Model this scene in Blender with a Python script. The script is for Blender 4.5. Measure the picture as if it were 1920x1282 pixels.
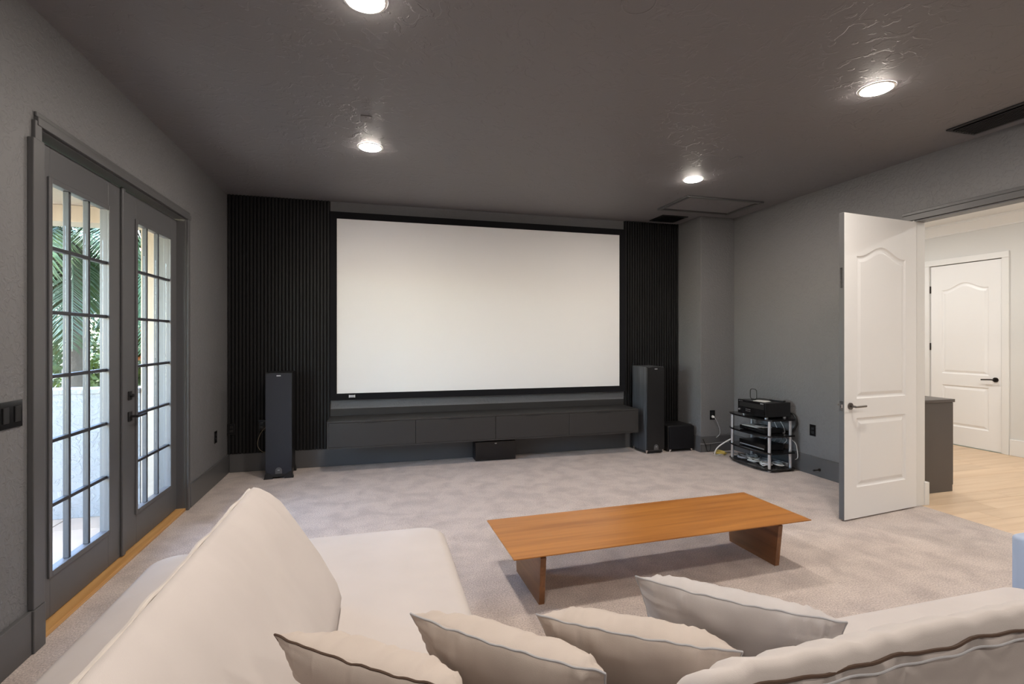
import bpy, bmesh, math, random
from mathutils import Vector, Matrix, noise
random.seed(7)
sc = bpy.context.scene
for o in list(bpy.data.objects): bpy.data.objects.remove(o)
COL = sc.collection
PI = math.pi

# ------------------------------------------------------------------ camera
FPX, HY, YAW, CH = 935.0, 632.0, math.atan2(254, 935.0), 1.46
cam_d = bpy.data.cameras.new('camera'); cam = bpy.data.objects.new('camera', cam_d); COL.objects.link(cam)
cam_d.sensor_fit = 'HORIZONTAL'; cam_d.sensor_width = 36.0; cam_d.lens = FPX/1920*36
cam_d.shift_y = -(641-HY)/1920; cam_d.clip_start = 0.02; cam_d.clip_end = 500
cam.location = (0, 0, CH); cam.rotation_euler = (PI/2, 0, -YAW)
sc.camera = cam
FW = Vector((math.sin(YAW), math.cos(YAW), 0)); RT = Vector((math.cos(YAW), -math.sin(YAW), 0))
def ray(u, v): return FW + RT*((u-960)/FPX) + Vector((0, 0, (HY-v)/FPX))
def at_z(u, v, z): r = ray(u, v); return Vector((0, 0, CH)) + r*((z-CH)/r.z)

# ------------------------------------------------------------------ world, sun, exposure
world = bpy.data.worlds.new('sky'); sc.world = world; world.use_nodes = True
wn = world.node_tree; bg = wn.nodes['Background']
sky = wn.nodes.new('ShaderNodeTexSky'); sky.sky_type = 'NISHITA'; sky.sun_disc = False
sky.sun_elevation = math.radians(55); sky.sun_rotation = math.radians(-90); sky.air_density = 1.0; sky.dust_density = 0.6
wn.links.new(sky.outputs[0], bg.inputs[0]); bg.inputs[1].default_value = 4.2
sun_d = bpy.data.lights.new('sun', 'SUN'); sun = bpy.data.objects.new('sun', sun_d); COL.objects.link(sun)
sun_d.energy = 40.0; sun_d.angle = 0.01; sun_d.color = (.84, .92, 1.0)
sun.rotation_euler = Vector((.57, .08, -.82)).to_track_quat('-Z', 'Y').to_euler()
vs = sc.view_settings; vs.view_transform = 'Standard'; vs.look = 'None'; vs.gamma = 1.0; vs.use_curve_mapping = False
vs.exposure = 0.0
LAMP = 400.0      # room downlights
HALL = 420.0      # hallway downlights

# ------------------------------------------------------------------ materials
def mat(name, col, rough=.6, metal=0, spec=.5, bump=None, var=None, obj_random=0, emit=None):
    m = bpy.data.materials.new(name); m.use_nodes = True; nt = m.node_tree; b = nt.nodes['Principled BSDF']
    b.inputs['Base Color'].default_value = (*col, 1); b.inputs['Roughness'].default_value = rough
    b.inputs['Metallic'].default_value = metal; b.inputs['Specular IOR Level'].default_value = spec
    if emit:
        b.inputs['Emission Color'].default_value = (*emit[0], 1); b.inputs['Emission Strength'].default_value = emit[1]
    tc = nt.nodes.new('ShaderNodeTexCoord')
    src = None
    if var:      # (scale, amount, detail)
        n = nt.nodes.new('ShaderNodeTexNoise'); n.inputs['Scale'].default_value = var[0]; n.inputs['Detail'].default_value = var[2] if len(var) > 2 else 3
        nt.links.new(tc.outputs['Object'], n.inputs['Vector'])
        mr = nt.nodes.new('ShaderNodeMapRange'); mr.inputs[1].default_value = .3; mr.inputs[2].default_value = .7
        mr.inputs[3].default_value = 1-var[1]; mr.inputs[4].default_value = 1+var[1]
        nt.links.new(n.outputs['Fac'], mr.inputs[0]); src = mr.outputs[0]
    if obj_random:
        oi = nt.nodes.new('ShaderNodeObjectInfo'); mr2 = nt.nodes.new('ShaderNodeMapRange')
        mr2.inputs[3].default_value = 1-obj_random; mr2.inputs[4].default_value = 1+obj_random
        nt.links.new(oi.outputs['Random'], mr2.inputs[0])
        if src:
            mu = nt.nodes.new('ShaderNodeMath'); mu.operation = 'MULTIPLY'
            nt.links.new(src, mu.inputs[0]); nt.links.new(mr2.outputs[0], mu.inputs[1]); src = mu.outputs[0]
        else: src = mr2.outputs[0]
    if src:
        vm = nt.nodes.new('ShaderNodeVectorMath'); vm.operation = 'SCALE'; vm.inputs[0].default_value = col
        nt.links.new(src, vm.inputs['Scale']); nt.links.new(vm.outputs[0], b.inputs['Base Color'])
    if bump:     # (scale, strength, distance, detail)
        n = nt.nodes.new('ShaderNodeTexNoise'); n.inputs['Scale'].default_value = bump[0]; n.inputs['Detail'].default_value = bump[3] if len(bump) > 3 else 2
        nt.links.new(tc.outputs['Object'], n.inputs['Vector'])
        bp = nt.nodes.new('ShaderNodeBump'); bp.inputs['Strength'].default_value = bump[1]; bp.inputs['Distance'].default_value = bump[2]
        nt.links.new(n.outputs['Fac'], bp.inputs['Height']); nt.links.new(bp.outputs[0], b.inputs['Normal'])
    return m

def wood(name, c1, c2, axis, scale=6, rough=.4, obj_random=0):
    m = bpy.data.materials.new(name); m.use_nodes = True; nt = m.node_tree; b = nt.nodes['Principled BSDF']
    tc = nt.nodes.new('ShaderNodeTexCoord'); mp = nt.nodes.new('ShaderNodeMapping')
    s = [scale*4]*3; s[axis] = scale*.22; mp.inputs['Scale'].default_value = s
    nt.links.new(tc.outputs['Object'], mp.inputs[0])
    vec = mp.outputs[0]
    if obj_random:
        oi = nt.nodes.new('ShaderNodeObjectInfo'); ad = nt.nodes.new('ShaderNodeVectorMath'); ad.operation = 'ADD'
        k = nt.nodes.new('ShaderNodeMath'); k.operation = 'MULTIPLY'; k.inputs[1].default_value = 40
        nt.links.new(oi.outputs['Random'], k.inputs[0]); nt.links.new(vec, ad.inputs[0]); nt.links.new(k.outputs[0], ad.inputs[1]); vec = ad.outputs[0]
    n = nt.nodes.new('ShaderNodeTexNoise'); n.inputs['Scale'].default_value = 1; n.inputs['Detail'].default_value = 6; n.inputs['Distortion'].default_value = .6
    nt.links.new(vec, n.inputs['Vector'])
    cr = nt.nodes.new('ShaderNodeValToRGB'); cr.color_ramp.elements[0].position = .32; cr.color_ramp.elements[1].position = .7
    cr.color_ramp.elements[0].color = (*c1, 1); cr.color_ramp.elements[1].color = (*c2, 1)
    nt.links.new(n.outputs['Fac'], cr.inputs[0])
    out = cr.outputs[0]
    if obj_random:
        mr = nt.nodes.new('ShaderNodeMapRange'); mr.inputs[3].default_value = 1-obj_random; mr.inputs[4].default_value = 1+obj_random
        nt.links.new(oi.outputs['Random'], mr.inputs[0])
        vm = nt.nodes.new('ShaderNodeVectorMath'); vm.operation = 'SCALE'
        nt.links.new(out, vm.inputs[0]); nt.links.new(mr.outputs[0], vm.inputs['Scale']); out = vm.outputs[0]
    nt.links.new(out, b.inputs['Base Color']); b.inputs['Roughness'].default_value = rough
    bp = nt.nodes.new('ShaderNodeBump'); bp.inputs['Strength'].default_value = .12; bp.inputs['Distance'].default_value = .001
    nt.links.new(n.outputs['Fac'], bp.inputs['Height']); nt.links.new(bp.outputs[0], b.inputs['Normal'])
    return m

def plaster(name, col, scale, strength, dist, rough=.55, lo=.45, hi=.62):
    """hand-trowelled paint: blotchy plateaus with soft edges plus a fine peel"""
    m = bpy.data.materials.new(name); m.use_nodes = True; nt = m.node_tree; b = nt.nodes['Principled BSDF']
    b.inputs['Base Color'].default_value = (*col, 1); b.inputs['Roughness'].default_value = rough
    tc = nt.nodes.new('ShaderNodeTexCoord')
    n = nt.nodes.new('ShaderNodeTexNoise'); n.inputs['Scale'].default_value = scale; n.inputs['Detail'].default_value = 4; n.inputs['Distortion'].default_value = 1.2
    n2 = nt.nodes.new('ShaderNodeTexNoise'); n2.inputs['Scale'].default_value = scale*6; n2.inputs['Detail'].default_value = 2
    for q in (n, n2): nt.links.new(tc.outputs['Object'], q.inputs['Vector'])
    mr = nt.nodes.new('ShaderNodeMapRange'); mr.interpolation_type = 'SMOOTHSTEP'; mr.inputs[1].default_value = lo; mr.inputs[2].default_value = hi
    nt.links.new(n.outputs['Fac'], mr.inputs[0])
    ad = nt.nodes.new('ShaderNodeMath'); ad.operation = 'MULTIPLY_ADD'; ad.inputs[1].default_value = .35
    nt.links.new(n2.outputs['Fac'], ad.inputs[0]); nt.links.new(mr.outputs[0], ad.inputs[2])
    bp = nt.nodes.new('ShaderNodeBump'); bp.inputs['Strength'].default_value = strength; bp.inputs['Distance'].default_value = dist
    nt.links.new(ad.outputs[0], bp.inputs['Height']); nt.links.new(bp.outputs[0], b.inputs['Normal'])
    return m

def carpet_mat():
    m = bpy.data.materials.new('carpet'); m.use_nodes = True; nt = m.node_tree; b = nt.nodes['Principled BSDF']
    tc = nt.nodes.new('ShaderNodeTexCoord')
    def nz(s, d, dist=0):
        n = nt.nodes.new('ShaderNodeTexNoise'); n.inputs['Scale'].default_value = s; n.inputs['Detail'].default_value = d; n.inputs['Distortion'].default_value = dist
        nt.links.new(tc.outputs['Object'], n.inputs['Vector']); return n.outputs['Fac']
    big = nz(5.5, 3, .3); fine = nz(120, 3)
    cr = nt.nodes.new('ShaderNodeValToRGB'); e = cr.color_ramp.elements
    e[0].position = .34; e[0].color = (.45, .385, .355, 1); e[1].position = .60; e[1].color = (.56, .482, .442, 1)
    nt.links.new(big, cr.inputs[0])
    mr = nt.nodes.new('ShaderNodeMapRange'); mr.inputs[1].default_value = .3; mr.inputs[2].default_value = .7; mr.inputs[3].default_value = .70; mr.inputs[4].default_value = 1.22
    nt.links.new(fine, mr.inputs[0])
    vm = nt.nodes.new('ShaderNodeVectorMath'); vm.operation = 'SCALE'
    nt.links.new(cr.outputs[0], vm.inputs[0]); nt.links.new(mr.outputs[0], vm.inputs['Scale']); nt.links.new(vm.outputs[0], b.inputs['Base Color'])
    b.inputs['Roughness'].default_value = .95; b.inputs['Specular IOR Level'].default_value = .1
    b.inputs['Sheen Weight'].default_value = .15
    bp = nt.nodes.new('ShaderNodeBump'); bp.inputs['Strength'].default_value = .7; bp.inputs['Distance'].default_value = .006
    nt.links.new(fine, bp.inputs['Height']); nt.links.new(bp.outputs[0], b.inputs['Normal'])
    return m

def glass_mat():
    m = bpy.data.materials.new('pane_glass'); m.use_nodes = True; nt = m.node_tree
    for n in list(nt.nodes): nt.nodes.remove(n)
    out = nt.nodes.new('ShaderNodeOutputMaterial'); tr = nt.nodes.new('ShaderNodeBsdfTransparent'); gl = nt.nodes.new('ShaderNodeBsdfGlossy')
    tr.inputs[0].default_value = (.97, .985, .98, 1); gl.inputs['Roughness'].default_value = .02
    lw = nt.nodes.new('ShaderNodeLayerWeight'); lw.inputs[0].default_value = .5
    pw = nt.nodes.new('ShaderNodeMath'); pw.operation = 'POWER'; pw.inputs[1].default_value = 5
    fr = nt.nodes.new('ShaderNodeMath'); fr.operation = 'MULTIPLY_ADD'; fr.inputs[1].default_value = .5; fr.inputs[2].default_value = .025
    nt.links.new(lw.outputs['Facing'], pw.inputs[0]); nt.links.new(pw.outputs[0], fr.inputs[0])
    mx = nt.nodes.new('ShaderNodeMixShader')
    nt.links.new(fr.outputs[0], mx.inputs[0]); nt.links.new(tr.outputs[0], mx.inputs[1]); nt.links.new(gl.outputs[0], mx.inputs[2]); nt.links.new(mx.outputs[0], out.inputs[0])
    return m

M = {}
M['wall'] = plaster('charcoal_wall_paint', (.166, .165, .170), 26, .45, .004, .55)
M['ceil'] = plaster('charcoal_ceiling_paint', (.200, .191, .199), 9, .5, .004, .6, .54, .60)
M['trim'] = mat('charcoal_trim_paint', (.095, .095, .098), .4)
M['door_grey'] = mat('grey_door_paint', (.095, .096, .101), .4)
M['muntin'] = mat('dark_muntin_paint', (.035, .037, .045), .4)
M['carpet'] = carpet_mat()
M['slat'] = mat('black_slat_felt', (.0068, .0068, .0075), .55, spec=.35)
M['slat_back'] = mat('black_felt', (.004, .004, .004), .9)
M['screen'] = mat('projection_fabric', (.86, .86, .86), .8, spec=.15)
M['velvet'] = mat('black_velvet', (.007, .007, .009), .85, spec=.2)
M['console'] = mat('charcoal_laminate', (.030, .0285, .028), .45)
M['black'] = mat('black_plastic', (.010, .010, .011), .42)
M['gloss'] = mat('gloss_black', (.008, .008, .009), .15)
M['grille'] = mat('speaker_grille_cloth', (.017, .018, .026), .75, bump=(900, .3, .001))
M['ash'] = wood('black_ash_veneer', (.030, .032, .036), (.105, .11, .12), 2, 7, .36)
M['silver'] = mat('brushed_silver', (.62, .63, .66), .32, metal=.7)
M['chrome'] = mat('chrome', (.8, .8, .82), .15, metal=1)
M['white_badge'] = mat('badge_white', (.75, .75, .78), .3)
M['teak'] = wood('teak_veneer', (.31, .112, .020), (.47, .195, .042), 0, 5, .33)
M['teak_leg'] = wood('teak_leg', (.15, .062, .024), (.24, .105, .04), 1, 5, .38)
M['oak'] = wood('oak_threshold', (.50, .26, .085), (.64, .37, .14), 1, 6, .4)
M['plank'] = wood('pale_oak_plank', (.60, .43, .28), (.70, .53, .37), 0, 4, .42, .07)
M['sofa'] = mat('cream_sofa_linen', (.57, .525, .505), .9, spec=.15, bump=(650, .25, .001), var=(5, .03))
M['pillow'] = mat('oatmeal_pillow_linen', (.52, .455, .41), .9, spec=.15, bump=(600, .3, .001), var=(9, .05))
M['pillow_b'] = mat('pale_grey_pillow_linen', (.53, .50, .495), .9, spec=.15, bump=(600, .3, .001), var=(9, .05))
M['piping'] = mat('grey_piping', (.40, .40, .42), .8)
M['piping_c'] = mat('cream_piping', (.62, .57, .53), .85)
M['zip'] = mat('brown_zip_tape', (.075, .042, .026), .6)
M['brass'] = mat('brass_zip_pull', (.6, .38, .12), .3, metal=1)
M['shade_tint_linen'] = mat('linen_with_blue_shade', (.40, .46, .58), .9, spec=.15, bump=(600, .3, .001))  # arm fabric with the bluish cast of shade put into its base colour
M['white'] = mat('white_door_paint', (.86, .86, .86), .35)
M['white_trim'] = mat('white_trim_paint', (.80, .80, .79), .4)
M['hall_wall'] = mat('pale_hall_paint', (.70, .70, .685), .6)
M['hall_ceil'] = mat('white_hall_ceiling', (.80, .80, .79), .7)
M['hall_cab'] = mat('taupe_cabinet', (.092, .080, .074), .45)
M['bronze'] = mat('dark_bronze', (.035, .028, .024), .3, metal=.7)
M['nickel'] = mat('smoked_nickel', (.16, .145, .135), .28, metal=.9)
M['glass'] = glass_mat()
M['stucco'] = plaster('balcony_stucco', (.27, .27, .27), 18, .6, .006, .85)
M['soffit'] = mat('beige_soffit', (.42, .35, .28), .85)
M['tile'] = mat('balcony_tile', (.47, .385, .31), .6, obj_random=.06, var=(5, .06))
M['grout'] = mat('tile_grout', (.22, .19, .16), .9)
M['cable_w'] = mat('white_cable', (.72, .72, .70), .5)
M['cable_g'] = mat('grey_cable', (.30, .30, .31), .5)
M['cable_k'] = mat('black_cable', (.008, .008, .008), .5)
M['cable_t'] = mat('tan_wire', (.30, .25, .18), .5)
M['cable_y'] = mat('yellow_cable', (.62, .48, .12), .5)
M['paper'] = mat('white_paper', (.75, .75, .74), .7)
M['dark'] = mat('duct_black', (.004, .004, .004), .9)
M['lens'] = mat('lamp_lens', (.9, .9, .9), .5, emit=((1.0, .90, .80), LAMP))
M['lens_hall'] = mat('hall_lamp_lens', (.9, .9, .9), .5, emit=((1.0, .96, .91), HALL))
M['lamp_trim'] = mat('lamp_trim_white', (.6, .58, .56), .5)
M['frond'] = mat('palm_leaf', (.030, .058, .010), .5, obj_random=.35)
M['frond_b'] = mat('blue_palm_leaf', (.024, .044, .020), .5, obj_random=.3)
M['bark'] = mat('palm_bark', (.07, .055, .042), .9, bump=(20, .6, .02))
M['leaf'] = mat('leafy_green', (.050, .066, .010), .6, var=(3, .4), obj_random=.25)
M['leaf_d'] = mat('leafy_dark', (.026, .040, .016), .6, var=(3, .4), obj_random=.25)
M['flower'] = mat('orange_blossom', (.35, .09, .012), .6)
M['grass'] = mat('lawn', (.055, .058, .022), .9, var=(.6, .35))
M['path'] = mat('pale_path', (.16, .145, .13), .9)

# ------------------------------------------------------------------ mesh helpers
class MB:
    def __init__(s): s.bm = bmesh.new()
    def box(s, x0, x1, y0, y1, z0, z1, bev=0, seg=2, mtx=None):
        r = bmesh.ops.create_cube(s.bm, size=1)
        vs_ = r['verts']
        for v in vs_: v.co = Vector(((x0+x1)/2+v.co.x*(x1-x0), (y0+y1)/2+v.co.y*(y1-y0), (z0+z1)/2+v.co.z*(z1-z0)))
        if mtx is not None: bmesh.ops.transform(s.bm, matrix=mtx, verts=vs_)
        if bev:
            es = list({e for v in vs_ for e in v.link_edges})
            bmesh.ops.bevel(s.bm, geom=es, offset=bev, segments=seg, affect='EDGES', profile=.5)
        return s
    def cyl(s, p0, p1, r0, r1=None, n=16, caps=True):
        r1 = r0 if r1 is None else r1
        p0, p1 = Vector(p0), Vector(p1); d = p1-p0
        q = d.to_track_quat('Z', 'Y').to_matrix().to_4x4()
        bmesh.ops.create_cone(s.bm, cap_ends=caps, segments=n, radius1=r0, radius2=r1, depth=d.length, matrix=Matrix.Translation((p0+p1)/2) @ q)
        return s
    def tube(s, pts, r, n=6, closed=False, smooth=0):
        pts = [Vector(p) for p in pts]
        if smooth:
            out = []; m = len(pts)
            rng = range(m) if closed else range(m-1)
            for i in rng:
                a = pts[(i-1) % m] if (closed or i > 0) else pts[i]
                b = pts[i]; c = pts[(i+1) % m]
                d = pts[(i+2) % m] if (closed or i+2 < m) else c
                for k in range(smooth):
                    t = k/smooth
                    out.append(.5*((2*b)+(c-a)*t+(2*a-5*b+4*c-d)*t*t+(3*b-a-3*c+d)*t**3))
            if not closed: out.append(pts[-1])
            pts = out
        m = len(pts); rings = []
        up = Vector((0, 0, 1))
        prev = None
        for i, p in enumerate(pts):
            a = pts[(i-1) % m] if (closed or i > 0) else p
            c = pts[(i+1) % m] if (closed or i < m-1) else p
            t = (c-a)
            if t.length < 1e-9: t = Vector((0, 0, 1))
            t.normalize()
            if prev is None:
                ref = up if abs(t.z) < .9 else Vector((1, 0, 0))
                nn = t.cross(ref).normalized()
            else:
                nn = prev-t*prev.dot(t)
                nn = nn.normalized() if nn.length > 1e-6 else t.orthogonal().normalized()
            prev = nn; bb = t.cross(nn)
            rr = r(i/(m-1)) if callable(r) else r
            rings.append([s.bm.verts.new(p+nn*math.cos(2*PI*k/n)*rr+bb*math.sin(2*PI*k/n)*rr) for k in range(n)])
        for i in range(m if closed else m-1):
            A, B = rings[i], rings[(i+1) % m]
            for k in range(n): s.bm.faces.new((A[k], A[(k+1) % n], B[(k+1) % n], B[k]))
        if not closed:
            s.bm.faces.new(rings[0][::-1]); s.bm.faces.new(rings[-1])
        return s
    def rings(s, rs, cap0=True, cap1=True):
        """loft closed rings of equal length"""
        R_ = [[s.bm.verts.new(p) for p in r] for r in rs]
        n = len(R_[0])
        for A, B in zip(R_, R_[1:]):
            for k in range(n): s.bm.faces.new((A[k], A[(k+1) % n], B[(k+1) % n], B[k]))
        if cap0: s.bm.faces.new(R_[0][::-1])
        if cap1: s.bm.faces.new(R_[-1])
        return s
    def mesh(s, name, m, smooth=False, angle=40):
        bmesh.ops.recalc_face_normals(s.bm, faces=s.bm.faces)
        me = bpy.data.meshes.new(name); s.bm.to_mesh(me); s.bm.free()
        me.materials.append(M[m] if isinstance(m, str) else m)
        if smooth:
            me.shade_smooth()
            if angle: me.set_sharp_from_angle(angle=math.radians(angle))
        return me
    def build(s, name, m, parent=None, smooth=False, angle=40):
        return link(name, s.mesh(name, m, smooth, angle), parent)

def link(name, me, parent=None, loc=(0, 0, 0), rot=(0, 0, 0)):
    o = bpy.data.objects.new(name, me); COL.objects.link(o); o.location = loc; o.rotation_euler = rot
    if parent: o.parent = parent
    return o
def tag(o, label, cat, group=None, kind=None):
    o['label'] = label; o['category'] = cat
    if group: o['group'] = group
    if kind: o['kind'] = kind
    return o
def thing(name, label, cat, loc=(0, 0, 0), rz=0, group=None, kind=None):
    o = bpy.data.objects.new(name, None); COL.objects.link(o); o.location = loc; o.rotation_euler = (0, 0, rz); o.empty_display_size = .05
    return tag(o, label, cat, group, kind)
def struct(name, mb, m, label, cat, smooth=False):
    return tag(mb.build(name, m, None, smooth), label, cat, kind='structure')
def copy_tree(o, parent=None):
    c = o.copy(); COL.objects.link(c); c.parent = parent
    for ch in list(o.children): copy_tree(ch, c)
    return c
def rrect(w, h, r, n=6, cx=0, cy=0):
    """rounded rectangle outline, counter-clockwise"""
    pts = []
    for (sx, sy, a0) in ((1, 1, 0), (-1, 1, PI/2), (-1, -1, PI), (1, -1, 3*PI/2)):
        for k in range(n+1):
            a = a0+PI/2*k/n
            pts.append((cx+sx*(w/2-r)+r*math.cos(a), cy+sy*(h/2-r)+r*math.sin(a)))
    return pts

# ------------------------------------------------------------------ room shell
XL, XR, YF, YB, H = -1.55, 4.48, 6.0, -2.4, 3.0
DY0, DY1, DZ = 2.88, 4.77, 2.46         # French door opening
OY0, OY1, OZ = 1.42, 3.255, 2.47        # hall opening
struct('floor', MB().box(XL-.1, XR+.08, YB-.1, YF+.1, -.12, 0), 'carpet', 'beige cut pile carpet covering the theatre room floor', 'carpet')
struct('ceiling', MB().box(XL-.2, XR+.07, YB-.15, YF+.15, H, H+.15), 'ceil', 'charcoal painted trowelled ceiling above the theatre room', 'ceiling')
struct('wall_left', MB().box(XL-.2, XL, YB-.15, DY0, -.12, H).box(XL-.2, XL, DY1, YF+.15, -.12, H).box(XL-.2, XL, DY0, DY1, DZ, H), 'wall', 'charcoal textured wall around the glazed French doors', 'wall')
struct('wall_front', MB().box(XL, XR+.07, YF, YF+.15, -.12, H), 'wall', 'charcoal wall behind the projection screen', 'wall')
struct('wall_chase', MB().box(3.98, XR, 5.49, YF, 0, H, .004), 'wall', 'boxed out charcoal corner column beside the subwoofer', 'wall')
struct('wall_right', MB().box(XR, XR+.07, YB-.15, OY0, -.12, H).box(XR, XR+.07, OY1, YF, -.12, H).box(XR, XR+.07, OY0, OY1, OZ, H), 'wall', 'charcoal textured wall with the hallway opening', 'wall')
struct('wall_back', MB().box(XL, XR, YB-.15, YB, -.12, H), 'wall', 'charcoal wall behind the sofa', 'wall')

def board(name, segs, label):
    mb = MB()
    for (x0, x1, y0, y1) in segs: mb.box(x0, x1, y0, y1, 0, .2, .004)
    return struct(name, mb, 'trim', label, 'baseboard')
board('baseboard_left', [(XL, XL+.018, DY1+.07, YF-.02), (XL, XL+.022, YB, DY0-.09)], 'tall charcoal baseboard along the French door wall')
board('baseboard_front', [(XL+.02, 3.98, YF-.02, YF)], 'tall charcoal baseboard under the slat panels and console')
board('baseboard_chase', [(3.96, 3.978, 5.47, YF-.022), (3.98, XR-.02, 5.47, 5.488)], 'tall charcoal baseboard wrapping the corner column')
board('baseboard_right', [(XR-.018, XR, OY1+.08, 5.468)], 'tall charcoal baseboard along the equipment rack wall')
board('baseboard_right_rear', [(XR-.018, XR, YB, OY0-.08)], 'tall charcoal baseboard behind the sofa arm')

# French door casing, jamb and threshold
struct('trim_1', MB().box(XL, XL+.026, DY0-.085, DY0-.005, .2, 2.385, .004).box(XL, XL+.016, DY0-.055, DY0-.005, 2.385, 2.475, .003)
       .box(XL, XL+.03, DY0-.09, DY0-.003, 0, .2, .004), 'trim', 'charcoal side casing of the French doors beside the light switch', 'door casing')
struct('trim_2', MB().box(XL, XL+.02, DY0-.04, DY1+.065, DZ-.005, DZ+.035, .003).box(XL, XL+.012, DY0-.04, DY1+.065, DZ+.037, DZ+.06, .004), 'trim', 'charcoal head casing above the French doors', 'door casing')
struct('trim_3', MB().box(XL, XL+.02, DY1+.005, DY1+.045, 0, DZ-.006, .003).box(XL, XL+.012, DY1+.046, DY1+.066, 0, DZ-.006, .004), 'trim', 'charcoal side casing of the French doors beside the wall outlet', 'door casing')
struct('trim_4', MB().box(XL-.19, XL, DY1-.012, DY1, .025, DZ).box(XL-.19, XL, DY0, DY0+.012, .025, DZ).box(XL-.19, XL, DY0+.012, DY1-.012, DZ-.012, DZ), 'trim', 'charcoal jamb lining inside the French door opening', 'door jamb')
struct('trim_5', MB().box(XL-.19, XL+.002, DY0+.001, DY1-.001, .0, .024, .004), 'oak', 'honey oak threshold strip below the French doors', 'threshold')

# ------------------------------------------------------------------ French door leaves
DX = XL-.062      # room side face of the leaves
def french_leaf(name, y0, y1, label, gy0, gy1):
    root = thing(name, label, 'door', (DX, (y0+y1)/2, .03), kind='structure')
    c = (y0+y1)/2; a, b = y0-c, y1-c; g0, g1 = gy0-c, gy1-c
    z0, z1, zb, zt = 0, DZ-.055, .225, 2.225       # glass zb..zt relative to the leaf bottom
    T = .045
    MB().box(-T, 0, a, g0, z0, z1, .002).build('stile', 'door_grey', root)
    MB().box(-T, 0, g1, b, z0, z1, .002).build('stile', 'door_grey', root)
    MB().box(-T, 0, g0, g1, z0, zb, .001).build('bottom_rail', 'door_grey', root)
    MB().box(-T, 0, g0, g1, zt, z1, .001).build('top_rail', 'door_grey', root)
    bd = MB()
    w = .022
    for (p, q, r, s) in ((g0-w, g0+.006, zb-w, zt+w), (g1-.006, g1+w, zb-w, zt+w), (g0+.006, g1-.006, zb-w, zb+.006), (g0+.006, g1-.006, zt-.006, zt+w)):
        bd.box(-.001, .010, p, q, r, s, .003)
    bd.build('glazing_bead', 'door_grey', root)
    cw = (g1-g0)/3; rh = (zt-zb)/6
    vm_ = MB().box(-.038, -.008, -.0095, .0095, zb, zt, .003).mesh('muntin_bar', 'muntin')
    hm_ = MB().box(-.037, -.007, g0, g1, -.0095, .0095, .003).mesh('muntin_rail', 'muntin')
    for k in (1, 2): link('muntin', vm_, root, (0, g0+cw*k, 0))
    for k in range(1, 6): link('muntin', hm_, root, (0, 0, zb+rh*k))
    pane = MB().box(-.026, -.022, -cw/2+.0118, cw/2-.0118, -rh/2+.0118, rh/2-.0118).mesh('pane', 'glass')
    for i in range(3):
        for j in range(6): link('pane', pane, root, (0, g0+cw*(i+.5), zb+rh*(j+.5)))
    return root
d1 = french_leaf('door_1', DY0+.014, 3.822, 'grey French door leaf beside the light switch, showing palms and parapet through its panes', 3.08, 3.655)
d2 = french_leaf('door_2', 3.826, DY1-.020, 'grey French door leaf with lever handle and deadbolt', 4.03, 4.615)
MB().box(.0, .016, -.020, .022, 0, DZ-.05, .005).build('astragal', 'door_grey', d1).location = (0, 3.822-(DY0+.014+3.822)/2, 0)
def lever(parent, loc, sx, sy, m, ln=.115, rose='round'):
    """rose at loc, room side is +sx in x; lever runs along sy in y"""
    x, y, z = loc
    r = MB()
    if rose == 'round': r.cyl((x, y, z), (x+sx*.010, y, z), .027, n=24)
    else: r.box(min(x, x+sx*.009), max(x, x+sx*.009), y-.026, y+.026, z-.032, z+.032, .003)
    ro = r.build('lever_rose', m, parent, True)
    MB().cyl((x+sx*.009, y, z), (x+sx*.05, y, z), .009, n=12).tube([(x+sx*.048, y-sy*.006, z), (x+sx*.052, y+sy*.03, z), (x+sx*.052, y+sy*ln, z+.001)], .0085, 10, smooth=4).build('lever', m, ro, True)
    return ro
cy2 = (3.826+DY1-.020)/2
lever(d2, (0, 3.93-cy2, .895), 1, 1, 'black', rose='square')
MB().box(0, .008, 3.93-cy2-.024, 3.93-cy2+.024, 1.005, 1.065, .003).cyl((.008, 3.93-cy2, 1.035), (.026, 3.93-cy2, 1.035), .012, n=14).build('deadbolt', 'black', d2)

# ------------------------------------------------------------------ balcony outside
bf = struct('floor_balcony', MB().box(-4.3, XL-.2, .6, 5.2, -.16, -.062), 'grout', 'tiled balcony floor outside the French doors', 'balcony floor')
tm = MB().box(-.222, .222, -.222, .222, -.012, 0, .003, 1).mesh('tile', 'tile')
for i in range(6):
    for j in range(10): link('tile', tm, bf, (-4.06+i*.45, .84+j*.45, -.05))
struct('wall_parapet_side', MB().box(-4.3, -1.96, 4.97, 5.17, -.05, .985, .005).box(-4.32, -1.96, 4.95, 5.19, .985, 1.025, .006), 'stucco', 'low stuccoed balcony parapet with a capped top', 'parapet')
struct('wall_parapet_outer', MB().box(-4.5, -4.3, .6, 5.17, -.05, .985, .005).box(-4.52, -4.28, .6, 5.19, .985, 1.025, .006), 'stucco', 'outer stuccoed balcony parapet', 'parapet')
struct('wall_pier', MB().box(-1.955, XL-.2, 4.97, 5.3, -.05, 2.56, .006), 'soffit', 'stuccoed pier joining the balcony parapet to the house', 'pier')
struct('wall_beam', MB().box(-4.5, -1.95, 4.97, 5.2, 2.42, 2.56, .006), 'soffit', 'beige beam spanning over the balcony parapet', 'beam')
struct('ceiling_balcony', MB().box(-4.5, XL-.2, .6, 5.3, 2.56, 2.66), 'soffit', 'beige soffit over the balcony', 'soffit')

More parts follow.
